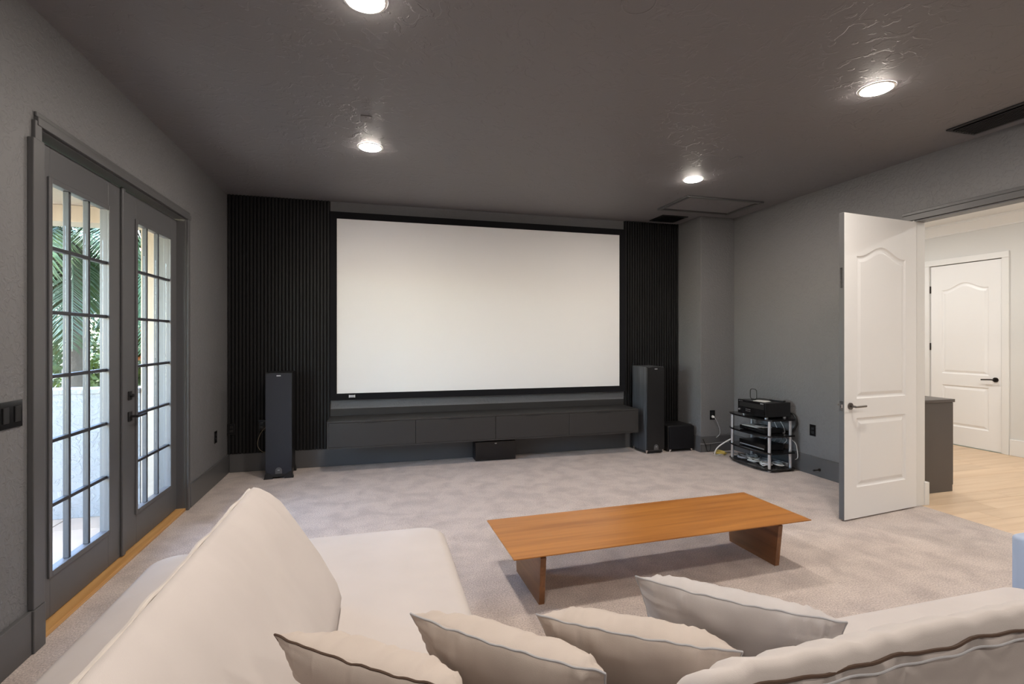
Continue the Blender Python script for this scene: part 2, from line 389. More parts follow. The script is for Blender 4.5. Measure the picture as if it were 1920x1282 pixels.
# ------------------------------------------------------------------ hallway beyond the right wall
HX = 7.57
fh = struct('floor_hall', MB().box(XR+.08, HX, -.4, 6.8, -.12, -.016), 'grout', 'pale oak plank floor of the hallway', 'floor')
pl_len = [1.55, 1.3, 1.75]
pmesh = [MB().box(0, L-.002, 0, .188, -.014, 0, .0012, 1).mesh('plank', 'plank') for L in pl_len]
row = 0; yy = -.4
while yy < 6.75:
    x = XR+.08; k = row
    cut = [.55, 1.05, .3][row % 3]
    first = MB().box(0, cut-.002, 0, .188, -.014, 0, .0012, 1).mesh('plank', 'plank')
    link('plank', first, fh, (x, yy, 0)); x += cut
    while x < HX-.01:
        L = pl_len[k % 3]; k += 1
        if x+L > HX: me = MB().box(0, HX-x, 0, .188, -.014, 0, .0012, 1).mesh('plank', 'plank')
        else: me = pmesh[(k-1) % 3]
        link('plank', me, fh, (x, yy, 0)); x += L
    yy += .19; row += 1
HD0, HD1 = 4.425, 5.265     # hall door
struct('wall_hall_far', MB().box(HX, HX+.15, -.4, HD0, -.12, H).box(HX, HX+.15, HD1, 6.8, -.12, H).box(HX, HX+.15, HD0, HD1, 2.46, H), 'hall_wall', 'pale grey hallway wall around the closed white door', 'wall')
struct('wall_hall_near', MB().box(XR+.07, XR+.105, -.4, OY0, 0, H).box(XR+.07, XR+.105, OY1, 6.8, 0, H).box(XR+.07, XR+.105, OY0, OY1, OZ, H), 'hall_wall', 'pale hallway side of the theatre room wall', 'wall')
struct('hall_light_blocker', MB().box(HX+.16, HX+.2, HD0-.3, HD1+.3, -.12, H), 'hall_wall', 'added panel behind the closed hallway door blocking sky light', 'wall')  # unseen panel added to stop sky light leaking round the hall door
struct('wall_hall_end', MB().box(XR+.07, HX+.15, 6.8, 6.95, -.12, H), 'hall_wall', 'pale end wall of the hallway', 'wall')
struct('wall_hall_start', MB().box(XR+.07, HX+.15, -.55, -.4, -.12, H), 'hall_wall', 'pale wall closing the near end of the hallway', 'wall')
struct('ceiling_hall', MB().box(XR+.07, HX+.15, -.55, 6.95, H, H+.15), 'hall_ceil', 'white hallway ceiling', 'ceiling')
cr = MB()
cpro = [(0, 2.855), (.014, 2.855), (.018, 2.872), (.028, 2.885), (.05, 2.915), (.082, 2.955), (.095, 2.968), (.098, 2.985), (.112, 2.986), (.112, 3.0), (0, 3.0)]
cr.rings([[(HX-d, y, z) for d, z in cpro] for y in (-.4, 6.8)])
struct('trim_6', cr, 'white_trim', 'stepped white crown moulding along the hallway ceiling', 'crown moulding')
struct('baseboard_hall_far', MB().box(HX-.018, HX, -.4, HD0-.085, 0, .2, .004).box(HX-.018, HX, HD1+.085, 6.8, 0, .2, .004), 'white_trim', 'tall white baseboard beside the hallway door', 'baseboard')
struct('baseboard_hall_near', MB().box(XR+.106, XR+.125, OY1+.09, 6.8, 0, .2, .004), 'white_trim', 'tall white baseboard behind the taupe cabinet', 'baseboard')
# opening lining and casings
struct('trim_7', MB().box(XR-.005, XR+.11, OY1-.014, OY1, 0, OZ, .002).box(XR-.005, XR+.11, OY0, OY0+.014, 0, OZ, .002), 'white_trim', 'white jamb of the hallway opening behind the open door', 'door jamb')
struct('trim_8', MB().box(XR-.02, XR-.006, OY0-.07, OY1+.075, OZ-.004, OZ+.045, .003).box(XR-.014, XR, OY0-.07, OY1+.085, OZ+.047, OZ+.075, .004).box(XR-.004, XR+.11, OY0+.015, OY1-.015, OZ-.016, OZ-.004), 'trim', 'charcoal head casing over the hallway opening', 'door casing')
struct('trim_9', MB().box(XR-.018, XR-.006, OY1+.003, OY1+.075, 0, OZ-.006, .003), 'trim', 'charcoal side casing behind the open white door', 'door casing')
struct('trim_10', MB().box(XR+.11, XR+.122, OY1-.012, OY1+.075, .2, OZ+.07, .003).box(XR+.11, XR+.165, OY1-.02, OY1+.08, 0, .2, .004), 'white_trim', 'white hallway side casing with plinth block', 'door casing')
struct('trim_11', MB().box(HX-.018, HX, HD0-.08, HD0-.004, 0, 2.455, .004).box(HX-.018, HX, HD1+.004, HD1+.08, 0, 2.455, .004).box(HX-.018, HX, HD0-.08, HD1+.08, 2.456, 2.535, .004), 'white_trim', 'white casing framing the closed hallway door', 'door casing')

# ------------------------------------------------------------------ moulded two-panel doors
def offset(poly, d):
    n = len(poly); out = []
    for i in range(n):
        p0, p1, p2 = Vector(poly[i-1]), Vector(poly[i]), Vector(poly[(i+1) % n])
        e1 = (p1-p0).normalized(); e2 = (p2-p1).normalized()
        n1 = Vector((-e1.y, e1.x)); n2 = Vector((-e2.y, e2.x))
        b = n1+n2; k = 2/max(b.length_squared, .4)
        out.append(tuple(p1+b*k*d))
    return out
def panel_outline(x0, x1, z0, z1, arch=0):
    pts = [(x0, z0), (x1, z0), (x1, z1)]
    if arch:
        N = 18; m = (x0+x1)/2; hw = (x1-x0)/2*.9
        for k in range(N+1):
            s = 1-2*k/N
            pts.append((m+hw*s, z1+arch*(.5+.5*math.cos(PI*s))))
    pts.append((x0, z1))
    return pts
def panel_door(root, w, h, m, T=.042):
    """leaf in local x 0..w, z 0..h, thickness y -T/2..T/2"""
    st = .145 if w > .85 else .14
    outs = [panel_outline(st, w-st, .245, .80), panel_outline(st, w-st, .955, 2.10, .085)]
    bm = bmesh.new()
    for sy in (-1, 1):
        es = []
        for poly in [[(0, 0), (w, 0), (w, h), (0, h)]]+outs:
            vs_ = [bm.verts.new((p[0], sy*T/2, p[1])) for p in poly]
            es += [bm.edges.new((vs_[i], vs_[(i+1) % len(vs_)])) for i in range(len(vs_))]
        bmesh.ops.triangle_fill(bm, use_beauty=True, use_dissolve=False, edges=es, normal=(0, sy, 0))
    sd = MB(); sd.bm.free(); sd.bm = bm
    for (a, b) in (((0, 0), (w, 0)), ((w, 0), (w, h)), ((w, h), (0, h)), ((0, h), (0, 0))):
        bm.faces.new([bm.verts.new((p[0], y, p[1])) for p, y in ((a, -T/2), (b, -T/2), (b, T/2), (a, T/2))])
    bmesh.ops.remove_doubles(bm, verts=bm.verts, dist=1e-5)
    sd.build('leaf', m, root)
    for poly, nm in zip(outs, ('lower_panel', 'upper_panel')):
        for sy in (-1, 1):
            mb = MB()
            prof = [(0, 0), (.008, -.007), (.016, -.010), (.024, -.010), (.048, -.002), (.052, -.0015)]
            rs = []
            for (ins, dep) in prof:
                rs.append([(p[0], sy*(T/2+dep), p[1]) for p in (offset(poly, ins) if ins else poly)])
            mb.rings(rs, cap0=False, cap1=True)
            mb.build(nm, m, root)
# open door: hinge at the jamb, free edge swung into the room
hinge = Vector((4.462, 3.236, .012)); free = Vector((3.566, 3.136, .012))
ang = math.atan2(free.y-hinge.y, free.x-hinge.x); wd = (free-hinge).length
d3 = thing('door_3', 'open white panelled door with arched top panel swung into the theatre room', 'door', hinge, ang, kind='structure')
panel_door(d3, wd, 2.435, 'white')
# the room-facing side is local +y here (door points to -x)
for sy in (1, -1):
    r = MB().cyl((wd-.065, sy*.021, .90), (wd-.065, sy*.031, .90), .027, n=24).build('lever_rose', 'nickel', d3, True)
    MB().cyl((wd-.065, sy*.030, .90), (wd-.065, sy*.07, .90), .009, n=12).tube([(wd-.060, sy*.068, .90), (wd-.095, sy*.072, .90), (wd-.18, sy*.072, .901)], .009, 10, smooth=4).build('lever', 'nickel', r, True)
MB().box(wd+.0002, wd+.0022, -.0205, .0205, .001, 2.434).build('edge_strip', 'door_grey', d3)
MB().box(wd-.001, wd+.004, -.012, .012, .86, .94).box(wd+.001, wd+.012, -.007, .007, .885, .915, .002).build('latch', 'chrome', d3)
MB().box(wd-.001, wd+.004, -.009, .009, 1.84, 2.0).cyl((wd, 0, 1.96), (wd+.004, 0, 1.96), .006, n=10).build('flush_bolt', 'chrome', d3)
for z in (.25, 1.2, 2.2): MB().cyl((-.004, -.022, z), (-.004, -.022, z+.09), .006, n=10).build('hinge', 'bronze', d3)

d4 = thing('door_4', 'closed white panelled door at the end of the hallway', 'door', (HX+.03, HD1-.004, .008), -PI/2, kind='structure')
panel_door(d4, HD1-HD0-.008, 2.44, 'white')
w4 = HD1-HD0-.008
r = MB().cyl((w4-.065, -.021, .91), (w4-.065, -.033, .91), .030, n=24).build('lever_rose', 'bronze', d4, True)
MB().cyl((w4-.065, -.03, .91), (w4-.065, -.07, .91), .010, n=12).tube([(w4-.06, -.068, .91), (w4-.10, -.072, .912), (w4-.195, -.072, .905)], .009, 10, smooth=4).build('lever', 'bronze', r, True)
for z in (.42, 1.27, 2.07): MB().box(-.014, .003, -.034, -.019, z, z+.10, .002).build('hinge', 'bronze', d4)

hc = thing('hall_cabinet', 'taupe grey cabinet standing in the hallway beside the opening', 'cabinet', (5.0, 3.8, 0))
MB().box(-.30, .275, -.33, .5, 0, .845, .003).build('carcass', 'hall_cab', hc)
MB().box(-.30, .285, -.345, .5, .846, .875, .003).build('worktop', 'hall_cab', hc)
MB().box(.276, .290, -.325, .08, .06, .84, .002).build('cabinet_door', 'hall_cab', hc)
MB().box(.276, .290, .085, .495, .06, .84, .002).build('cabinet_door', 'hall_cab', hc)

# ------------------------------------------------------------------ recessed lights
def downlight(x, y, label, lens='lens', group='recessed ceiling lights'):
    t = thing('recessed_light', label, 'ceiling light', (x, y, H), 0, group)
    n = 28
    MB().rings([[(r*math.cos(2*PI*k/n), r*math.sin(2*PI*k/n), z) for k in range(n)] for (r, z) in ((.100, -.0005), (.099, -.004), (.088, -.007), (.084, -.005))], False, False).build('trim_ring', 'lamp_trim', t, True)
    MB().rings([[(r*math.cos(2*PI*k/n), r*math.sin(2*PI*k/n), z) for k in range(n)] for (r, z) in ((.084, -.005), (.080, -.010), (.055, -.014), (.025, -.015))], False, True).build('lens', lens, t, True)
downlight(-.05, 4.20, 'recessed ceiling light near the upper corner of the projection screen by the French doors')
downlight(2.98, 4.23, 'recessed ceiling light beside the attic hatch')
downlight(2.99, 2.39, 'recessed ceiling light closest to the black ceiling vent')
downlight(-.05, 2.37, 'recessed ceiling light over the chaise')
downlight(-.05, .54, 'recessed ceiling light above the back of the sofa')
downlight(2.99, .54, 'recessed ceiling light above the sofa arm')
downlight(1.47, -1.3, 'recessed ceiling light behind the sofa')
for (x, y) in ((6.1, 1.2), (6.1, 3.3), (6.1, 5.4)):
    downlight(x, y, 'recessed light in the white hallway ceiling', 'lens_hall', 'hallway ceiling lights')

# ------------------------------------------------------------------ ceiling fittings
def grille(name, x0, x1, y0, y1, n, label, m='black'):
    t = thing(name, label, 'vent', ((x0+x1)/2, (y0+y1)/2, H))
    a, b = (x1-x0)/2, (y1-y0)/2; f = .028
    MB().box(-a+.01, a-.01, -b+.01, b-.01, -.003, -.001).build('duct_backing', 'dark', t)
    fr = MB()
    for q in ((-a, -a+f, -b, b), (a-f, a, -b, b), (-a+f, a-f, -b, -b+f), (-a+f, a-f, b-f, b)): fr.box(*q, -.012, -.001, .003)
    fr.build('frame', m, t)
    sm_ = MB().box(-.002, .002, -b+f, b-f, -.011, .011, mtx=Matrix.Rotation(.75, 4, 'Y')).mesh('slat', m)
    for k in range(n): link('slat', sm_, t, (-a+f+(2*a-2*f)*(k+.5)/n, 0, -.012))
grille('ceiling_vent', 4.08, 4.37, 2.05, 2.73, 9, 'long black slatted ceiling vent above the hallway opening')
grille('return_vent', 3.47, 3.84, 5.55, 5.87, 12, 'small black ceiling vent above the subwoofer')
hatch = thing('attic_hatch', 'framed attic access hatch painted into the charcoal ceiling', 'hatch', (3.745, 5.01, H))
MB().box(-.42, .42, -.245, .245, -.008, -.001, .002).build('hatch_panel', 'ceil', hatch)
for (a, b, c, d) in ((-.50, -.455, -.30, .30), (.455, .50, -.30, .30), (-.45, .45, -.30, -.262), (-.45, .45, .262, .30)):
    MB().box(a, b, c, d, -.022, -.001, .005).build('frame_strip', 'trim', hatch)
cd = thing('ceiling_speaker', 'round ceiling speaker cover painted charcoal', 'speaker', (1.165, 2.06, H))
n = 32
MB().rings([[(r*math.cos(2*PI*k/n), r*math.sin(2*PI*k/n), z) for k in range(n)] for (r, z) in ((.082, -.001), (.082, -.006), (.074, -.008), (.071, -.005))], False, False).build('rim', 'ceil', cd, True)
MB().cyl((0, 0, -.001), (0, 0, -.0055), .071, n=32).build('cover', 'ceil', cd)
def cover_plate(x, y, w, d, label):
    t = thing('ceiling_plate', label, 'cover plate', (x, y, H))
    MB().box(-w/2, w/2, -d/2, d/2, -.006, -.001, .002).build('plate', 'ceil', t)
    for sy in (-1, 1): MB().cyl((0, sy*d*.3, -.006), (0, sy*d*.3, -.0075), .004, n=8).build('screw', 'trim', t)
cover_plate(-.07, 3.665, .075, .115, 'blank rectangular cover plate on the ceiling, standing alone by a recessed light')
cover_plate(2.995, 3.655, .07, .115, 'blank rectangular cover plate on the ceiling between two lights on the hallway side')

# ------------------------------------------------------------------ slat panels on the front wall
def slat_panel(x0, x1, label):
    t = thing('slat_panel', label, 'wall panel', ((x0+x1)/2, YF, .2), group='black slat wall panels')
    w = x1-x0; hgt = H-.2-.004
    MB().box(-w/2, w/2, -.012, -.001, .002, hgt).build('backing', 'slat_back', t)
    n = int(w/.0355); p = w/n
    me = MB().box(-.0115, .0115, -.034, -.012, .002, hgt, .002, 1).mesh('slat', 'slat')
    for k in range(n): link('slat', me, t, (-w/2+p*(k+.5), 0, 0))
slat_panel(XL+.005, -.505, 'black vertical slat panel behind the tower speaker by the French doors')
slat_panel(3.165, 3.975, 'black vertical slat panel behind the tower speaker by the corner column')

# ------------------------------------------------------------------ projection screen
ps = thing('projection_screen', 'large white fixed projection screen in a black velvet frame', 'screen', (1.325, YF, .75))
sw, sh = 1.758, 1.98    # half width of the picture, height
zc = .072
MB().box(-sw-.02, sw+.02, -.040, -.036, zc-.02, zc+sh+.02).build('screen_fabric', 'screen', ps)
fwid = .072
def frame_bar(pts):
    mb = MB(); y0, y1, y2 = -.03, -.066, -.052
    mb.rings([[(x, y, z) for (x, z), y in zip(pts, ys)] for ys in ((y0,)*4,)] + [[(pts[0][0], y1, pts[0][1]), (pts[1][0], y1, pts[1][1]), (pts[2][0], y2, pts[2][1]), (pts[3][0], y2, pts[3][1])]])
    mb.build('frame_bar', 'velvet', ps)
o_, i_ = fwid, 0
L_, R_, B_, T_ = -sw, sw, zc, zc+sh
frame_bar([(L_-o_, B_-o_), (L_-o_, T_+o_), (L_, T_), (L_, B_)])
frame_bar([(R_+o_, T_+o_), (R_+o_, B_-o_), (R_, B_), (R_, T_)])
frame_bar([(L_-o_, T_+o_), (R_+o_, T_+o_), (R_, T_), (L_, T_)])
frame_bar([(R_+o_, B_-o_), (L_-o_, B_-o_), (L_, B_), (R_, B_)])
for z in (zc, zc+sh): MB().box(-sw-.02, sw+.02, -.036, -.002, z-.02, z+.02).build('wall_bracket', 'velvet', ps)
bx_ = -sw+.165
lg = MB()
lg.box(bx_-.034, bx_-.026, -.071, -.066, B_-.046, B_-.016, .001).box(bx_+.026, bx_+.034, -.071, -.066, B_-.046, B_-.016, .001)
lg.box(bx_-.03, bx_+.03, -.070, -.066, B_-.029, B_-.019).box(bx_-.03, bx_+.03, -.070, -.066, B_-.043, B_-.033)
b_ = lg.build('badge', 'white_badge', ps); b_['label'] = 'small white maker plate'

# ------------------------------------------------------------------ floating console
mc = thing('media_console', 'long floating charcoal console with four drawers under the projection screen', 'cabinet', (1.325, YF, 0))
cw = 1.832
MB().box(-cw, cw, -.40, -.022, .27, .288, .001).box(-cw, cw, -.40, -.022, .548, .566, .001).box(-cw, -cw+.018, -.40, -.022, .288, .548).box(cw-.018, cw, -.40, -.022, .288, .548).box(-cw+.018, cw-.018, -.035, -.022, .288, .548).box(-.009, .009, -.38, -.036, .288, .548).build('carcass', 'console', mc)
MB().box(-cw, cw, -.022, -.001, .566, .645, .002).build('back_rail', 'console', mc)
for k in range(4):
    a = -cw+.018+(2*cw-.036)*k/4+.002; b = -cw+.018+(2*cw-.036)*(k+1)/4-.002
    d = MB().box(a, b, -.403, -.385, .290, .546, .001).build('drawer_front', 'console', mc)
    m_ = (a+b)/2
    MB().box(m_-.085, m_+.085, -.4075, -.4035, .534, .5455, .001).build('finger_pull', 'black', d)

# ------------------------------------------------------------------ speakers
def tower(name, x, y, rz, label, cloth, side, spikes):
    t = thing(name, label, 'speaker', (x, y, 0), rz, 'tower speakers')
    w, d, h = .125, .34, 1.09           # front face at local y=0, cabinet towards +y
    MB().box(-w, w, .018, d, .035, h, .004).build('cabinet', side, t)
    g = MB(); n = 10
    top = [(w-.002-(2*w-.004)*k/n, h-.014+.012*(1-(1-2*k/n)**2)) for k in range(n+1)]
    prof = [(-w+.002, .05), (w-.002, .05)]+top
    g.rings([[(a, yy_, b) for a, b in prof] for yy_ in (.018, .003, 0.0)])
    go = g.build('grille', cloth, t, True, 30)
    bd = MB().box(-.020, .020, -.003, 0, h-.034, h-.022, .001).build('badge', 'silver', go); bd['label'] = 'small silver badge'
    pts = [(-.032, .052), (.032, .052), (.032, .085)]+[(.032*math.cos(a), .085+.032*math.sin(a)) for a in [PI*k/8 for k in range(1, 8)]]+[(-.032, .085)]
    p = MB().rings([[(a, yy_, b) for a, b in pts] for yy_ in (-.001, -.006)]).build('emblem_plate', 'grille' if cloth == 'gloss' else 'door_grey', go)
    MB().box(-.010, .010, -.0075, -.006, .086, .091).build('emblem', 'silver', p)
    if spikes:
        MB().box(-w+.005, w-.005, .02, d-.01, .018, .035).build('plinth', 'black', t)
        for sx in (-1, 1):
            for yy_ in (.03, d-.03):
                MB().cyl((sx*(w-.006), yy_, .0), (sx*(w-.012), yy_, .045), .006, .016, 10).build('foot', 'chrome', t, True)
    else:
        for sx in (-1, 1):
            for (ya, yb) in ((-.006, .06), (d-.06, d+.006)):
                a = [(sx*(w-.07), 0), (sx*(w+.016), 0), (sx*(w+.012), .015), (sx*(w+.003), .05), (sx*(w-.01), .075), (sx*(w-.07), .034)]
                MB().rings([[(px_, yy_, pz_) for px_, pz_ in a] for yy_ in (ya, yb)]).build('foot', 'black', t)
        MB().box(-w+.004, w-.004, .0, d, .018, .05).build('base', 'black', t)
tower('tower_speaker', -.975, 5.60, .05, 'slim black tower speaker with flared feet near the French doors', 'grille', 'black', False)
tower('tower_speaker', 3.378, 5.555, .06, 'black ash tower speaker on chrome feet beside the console', 'black', 'ash', True)
cs = thing('center_speaker', 'low gloss black centre speaker on the carpet under the console', 'speaker', (1.365, 5.76, 0))
MB().box(-.243, .243, .014, .19, .003, .226, .003).build('cabinet', 'black', cs)
go = MB().box(-.243, .243, 0, .013, .003, .226, .003).build('grille', 'gloss', cs)
MB().box(-.012, .012, -.002, 0, .198, .207).build('badge', 'silver', go)
sb = thing('subwoofer', 'squat black subwoofer cube beside the corner column', 'speaker', (3.755, 5.56, 0), .0)
MB().box(-.185, .185, .03, .36, .025, .335, .018, 4).build('cabinet', 'black', sb, True)
MB().box(-.178, .178, 0, .03, .035, .328, .012, 3).build('grille', 'velvet', sb, True)
for sx in (-1, 1):
    for yy_ in (.03, .33): MB().cyl((sx*.165, yy_, 0), (sx*.150, yy_, .045), .009, .018, 10).build('foot', 'chrome', sb, True)

# ------------------------------------------------------------------ wall plates
def plate(name, loc, rz, gang, label, cat, kind='outlet'):
    """front faces local -y"""
    t = thing(name, label, cat, loc, rz)
    w = .037*gang
    MB().box(-w, w, -.006, 0, -.06, .06, .002).build('cover_plate', 'gloss', t)
    for g in range(gang):
        cx_ = -w+.037+g*.074
        if kind == 'switch':
            MB().box(cx_-.018, cx_+.018, -.011, -.006, -.035, .035, .002, mtx=Matrix.Translation((0, 0, 0))).build('rocker', 'black', t)
        else:
            for z in (-.02, .02): MB().box(cx_-.016, cx_+.016, -.008, -.006, z-.014, z+.014, .002).build('socket', 'black', t)
    return t
plate('light_switch', (XL, 2.683, 1.12), PI/2, 2, 'black double rocker light switch beside the French doors', 'light switch', 'switch')
plate('wall_outlet', (XL, 5.57, .465), PI/2, 1, 'black outlet on the French door wall near the corner', 'outlet')
plate('wall_outlet', (-1.505, YF-.035, .47), 0, 1, 'black outlet mounted on the slats in the corner by the French doors', 'outlet')
plate('wall_outlet', (-1.17, YF-.035, .50), 0, 2, 'black speaker wall plate behind the slim tower speaker', 'outlet')
plate('wall_outlet', (4.148, 5.49, .465), 0, 1, 'black outlet with a white plug on the corner column', 'outlet')
plate('wall_outlet', (XR, 4.28, .47), -PI/2, 1, 'black outlet between the equipment rack and the open door', 'outlet')
dstop = thing('door_stop', 'dark door stop sticking out of the baseboard near the open door', 'door stop', (XR-.018, 4.18, .075), 0)
MB().cyl((0, 0, 0), (-.004, 0, 0), .016, n=16).build('flange', 'bronze', dstop)
MB().cyl((-.004, 0, 0), (-.066, 0, 0), .006, n=10).build('rod', 'bronze', dstop)
MB().cyl((-.066, 0, 0), (-.08, 0, 0), .010, n=12).build('bumper', 'black', dstop)

# ------------------------------------------------------------------ equipment rack
rk = thing('equipment_rack', 'black four-shelf equipment rack with silver posts against the wall', 'rack', (4.235, 4.76, 0))
def shelf_outline(hx, hy, bow):
    pts = []
    for k in range(11):      # bowed front edge, towards -x
        s = -1+2*k/10
        pts.append((-hx-bow*(1-s*s)+.03*(abs(s)**6), hy*-s))
    pts += [(hx-.02, -hy), (hx, -hy+.03), (hx, hy-.03), (hx-.02, hy)]
    return pts
for z in (.02, .195, .378, .552):
    o2 = shelf_outline(.175, .335, .035)
    MB().rings([[(a, b, zz) for a, b in o2] for zz in (z, z+.016)]).build('shelf', 'gloss', rk)
for (px_, py_) in ((-.14, -.29), (-.14, .29), (.135, -.29), (.135, .29)):
    for (z0, z1) in ((.036, .195), (.211, .378), (.394, .552)):
        MB().cyl((px_, py_, z0), (px_, py_, z1), .0165, n=18).build('post', 'silver', rk, True)
    MB().cyl((px_, py_, 0), (px_, py_, .02), .013, .018, 14).build('foot', 'silver', rk, True)
RZ = .568
rc = thing('av_receiver', 'black audio video receiver on the top shelf of the rack', 'receiver', (4.07, 4.71, RZ))
MB().box(.02, .335, -.21, .21, .018, .172, .003).build('body', 'black', rc)
fp = MB().box(0, .019, -.215, .215, .016, .174, .003).build('front_panel', 'gloss', rc)
MB().box(-.0015, 0, -.19, .19, .098, .150).build('display', 'dark', fp)
MB().cyl((0, -.185, .062), (-.016, -.185, .062), .017, n=20).build('knob', 'gloss', fp, True)
MB().cyl((0, .185, .062), (-.012, .185, .062), .010, n=20).build('knob', 'silver', fp, True)
bt = MB().box(-.003, 0, -.004, .004, -.003, .003).mesh('button', 'silver')
for j in range(4):
    for i in range(2): link('button', bt, fp, (0, .02+j*.02, .055+i*.018))
for j in range(3): link('button', bt, fp, (0, .19-j*.022, .16))
link('badge', MB().box(-.002, 0, -.022, .022, -.004, .004).mesh('badge', 'silver'), fp, (0, -.16, .161))
for (a, b) in ((.05, -.17), (.05, .17), (.29, -.17), (.29, .17)):
    MB().cyl((a, b, 0), (a, b, .018), .018, n=16).build('foot', 'silver', rc, True)
la = thing('loop_antenna', 'small black rounded loop antenna standing on the receiver', 'antenna', (4.16, 4.78, RZ+.174))
lp = rrect(.10, .115, .028, 5, 0, .068)
MB().tube([(.0, a, b) for a, b in lp], .0042, 8, closed=True).build('loop', 'cable_k', la, True)
MB().box(-.016, .016, -.022, .022, 0, .011, .003).build('stand', 'black', la)
rm = thing('remote_control', 'black remote control lying on the receiver', 'remote', (4.33, 4.61, RZ+.173), .25)
MB().box(-.022, .022, -.085, .085, 0, .018, .005).build('shell', 'black', rm)
b2 = MB().box(-.005, .005, -.004, .004, .018, .020).mesh('button', 'cable_g')
for i in range(3):
    for j in range(7): link('button', b2, rm, (-.012+i*.012, -.06+j*.018, 0))
bk = thing('instruction_booklet', 'white booklet lying on the receiver', 'booklet', (4.17, 4.66, RZ+.173), .25)
MB().box(-.05, .05, -.075, .075, 0, .005, .001).build('pages', 'paper', bk)
MB().box(-.0505, .051, -.0755, .0755, .005, .006).build('cover', 'paper', bk)
pa = thing('disc_player', 'flat black disc player on the second shelf of the rack', 'disc player', (4.10, 4.74, .3945))
MB().box(.012, .25, -.19, .19, .006, .046, .002).build('body', 'black', pa)
f2 = MB().box(0, .012, -.19, .19, .006, .046, .002).build('front_panel', 'gloss', pa)
MB().box(-.001, 0, -.17, .05, .020, .030).build('disc_tray', 'black', f2)
for (a, b) in ((.04, -.16), (.04, .16), (.22, -.16), (.22, .16)): MB().cyl((a, b, 0), (a, b, .006), .012, n=12).build('foot', 'black', pa)
for k, (dx, dy, rz_) in enumerate(((.10, .06, .1), (.13, -.05, -.2))):
    e = thing('paper_envelope', ['white paper sheaf on the disc player', 'smaller white paper slip lying askew on the disc player'][k], 'paper', (4.09+dx, 4.74+dy, .4405+k*.008), rz_)
    MB().box(-.075+k*.02, .075-k*.02, -.11+k*.03, .11-k*.03, 0, .006, .001).build('sheet', 'paper', e)
    MB().box(-.07+k*.02, .07-k*.02, -.10+k*.03, .02, .006, .0072).build('flap', 'paper', e)
pb_ = thing('set_top_box', 'black media box with silver front strip on the third shelf of the rack', 'media player', (4.10, 4.74, .2115))
MB().box(.012, .25, -.20, .20, .006, .066, .003).build('body', 'black', pb_)
f3 = MB().box(0, .012, -.20, .20, .006, .066, .003).build('front_panel', 'gloss', pb_)
MB().box(-.002, 0, -.19, .19, .012, .026, .001).build('silver_strip', 'silver', f3)
for (a, b) in ((.04, -.16), (.04, .16), (.22, -.16), (.22, .16)): MB().cyl((a, b, 0), (a, b, .006), .012, n=12).build('foot', 'black', pb_)

# cables
def cable(name, pts, r, m, label, group=None, smooth=8):
    mb = MB().tube(pts, r, 6, smooth=smooth)
    return tag(mb.build(name, m, None, True, 0), label, 'cable', group)
rr = random.Random(3)
def coil(cx_, cy_, z, rx, ry, turns, jit, rr):
    pts = []
    n = int(turns*9)
    a0 = rr.random()*6
    for k in range(n):
        a = a0+2*PI*k/9
        q = 1+jit*(rr.random()-.5)
        pts.append((cx_+rx*q*math.cos(a), cy_+ry*q*math.sin(a), z+.008+.018*rr.random()+.004*k/9))
    return pts
for (cx_, cy_, mm, r_, tn, lb) in (
        (4.15, 4.585, 'cable_w', .0048, 5, 'tangled white cable on the bottom rack shelf beside the front post towards the open door'),
        (4.15, 4.765, 'cable_w', .0042, 6, 'tangled white cable at the front middle of the bottom rack shelf'),
        (4.15, 4.935, 'cable_g', .0048, 5, 'tangled grey cable on the bottom rack shelf beside the front post towards the corner column'),
        (4.275, 4.55, 'cable_w', .0045, 4, 'tangled white cable next to the power strip on the bottom rack shelf'),
        (4.275, 4.745, 'cable_g', .0050, 5, 'tangled grey cable at the back middle of the bottom rack shelf'),
        (4.275, 4.94, 'cable_w', .0045, 5, 'tangled white cable at the back of the bottom rack shelf towards the corner column')):
    cable('cable_coil', coil(cx_, cy_, .036, .046, .064, tn, .5, rr), r_, mm, lb, 'cables on the bottom shelf', 4)
pwr = thing('power_strip', 'pale grey power strip lying at the end of the bottom shelf', 'power strip', (4.378, 4.62, .037))
MB().box(-.022, .022, -.13, .13, 0, .032, .004).build('housing', 'cable_g', pwr)
for j in range(4): MB().box(-.013, .013, -.10+j*.06-.014, -.10+j*.06+.014, .032, .034, .001).build('socket', 'paper', pwr)
cable('hanging_cable', [(4.43, 4.62, .62), (4.45, 4.50, .60), (4.455, 4.47, .50), (4.44, 4.52, .42), (4.43, 4.60, .40)], .011, 'cable_k', 'thick black cable looping out behind the receiver')
hang = [((4.36, 4.62, .545), (4.385, 4.58, .46), (4.375, 4.55, .405), (4.355, 4.56, .4005)), ((4.36, 4.72, .545), (4.39, 4.69, .45), (4.375, 4.65, .405), (4.355, 4.65, .4005)), ((4.385, 4.55, .370), (4.435, 4.47, .30), (4.44, 4.445, .22), (4.43, 4.43, .15), (4.43, 4.46, .12))]
for k, p in enumerate(hang):
    cable('rack_cable', p, .0045, 'cable_w', ['white cable dropping behind the disc player nearest the rack post', 'white cable dropping behind the middle of the disc player', 'long white cable hanging outside the back of the rack'][k])
for k in range(5):
    y = 4.56+.07*k
    cable('player_cable', [(4.355, y, .372), (4.392, y-.02, .32), (4.375, y+.01, .27), (4.342, y, .25)], .004, ['cable_w', 'cable_g'][k % 2], ['short looped white cable behind the media box on the rack', 'short looped grey cable behind the media box on the rack'][k % 2], 'cables behind the media box')
cable('white_cord', [(4.12, 5.06, .26), (4.08, 5.14, .20), (4.03, 5.22, .12), (4.005, 5.25, .05), (4.02, 5.26, .008), (4.10, 5.27, .008)], .008, 'cable_w', 'thick white cord curving from the rack down to the carpet')
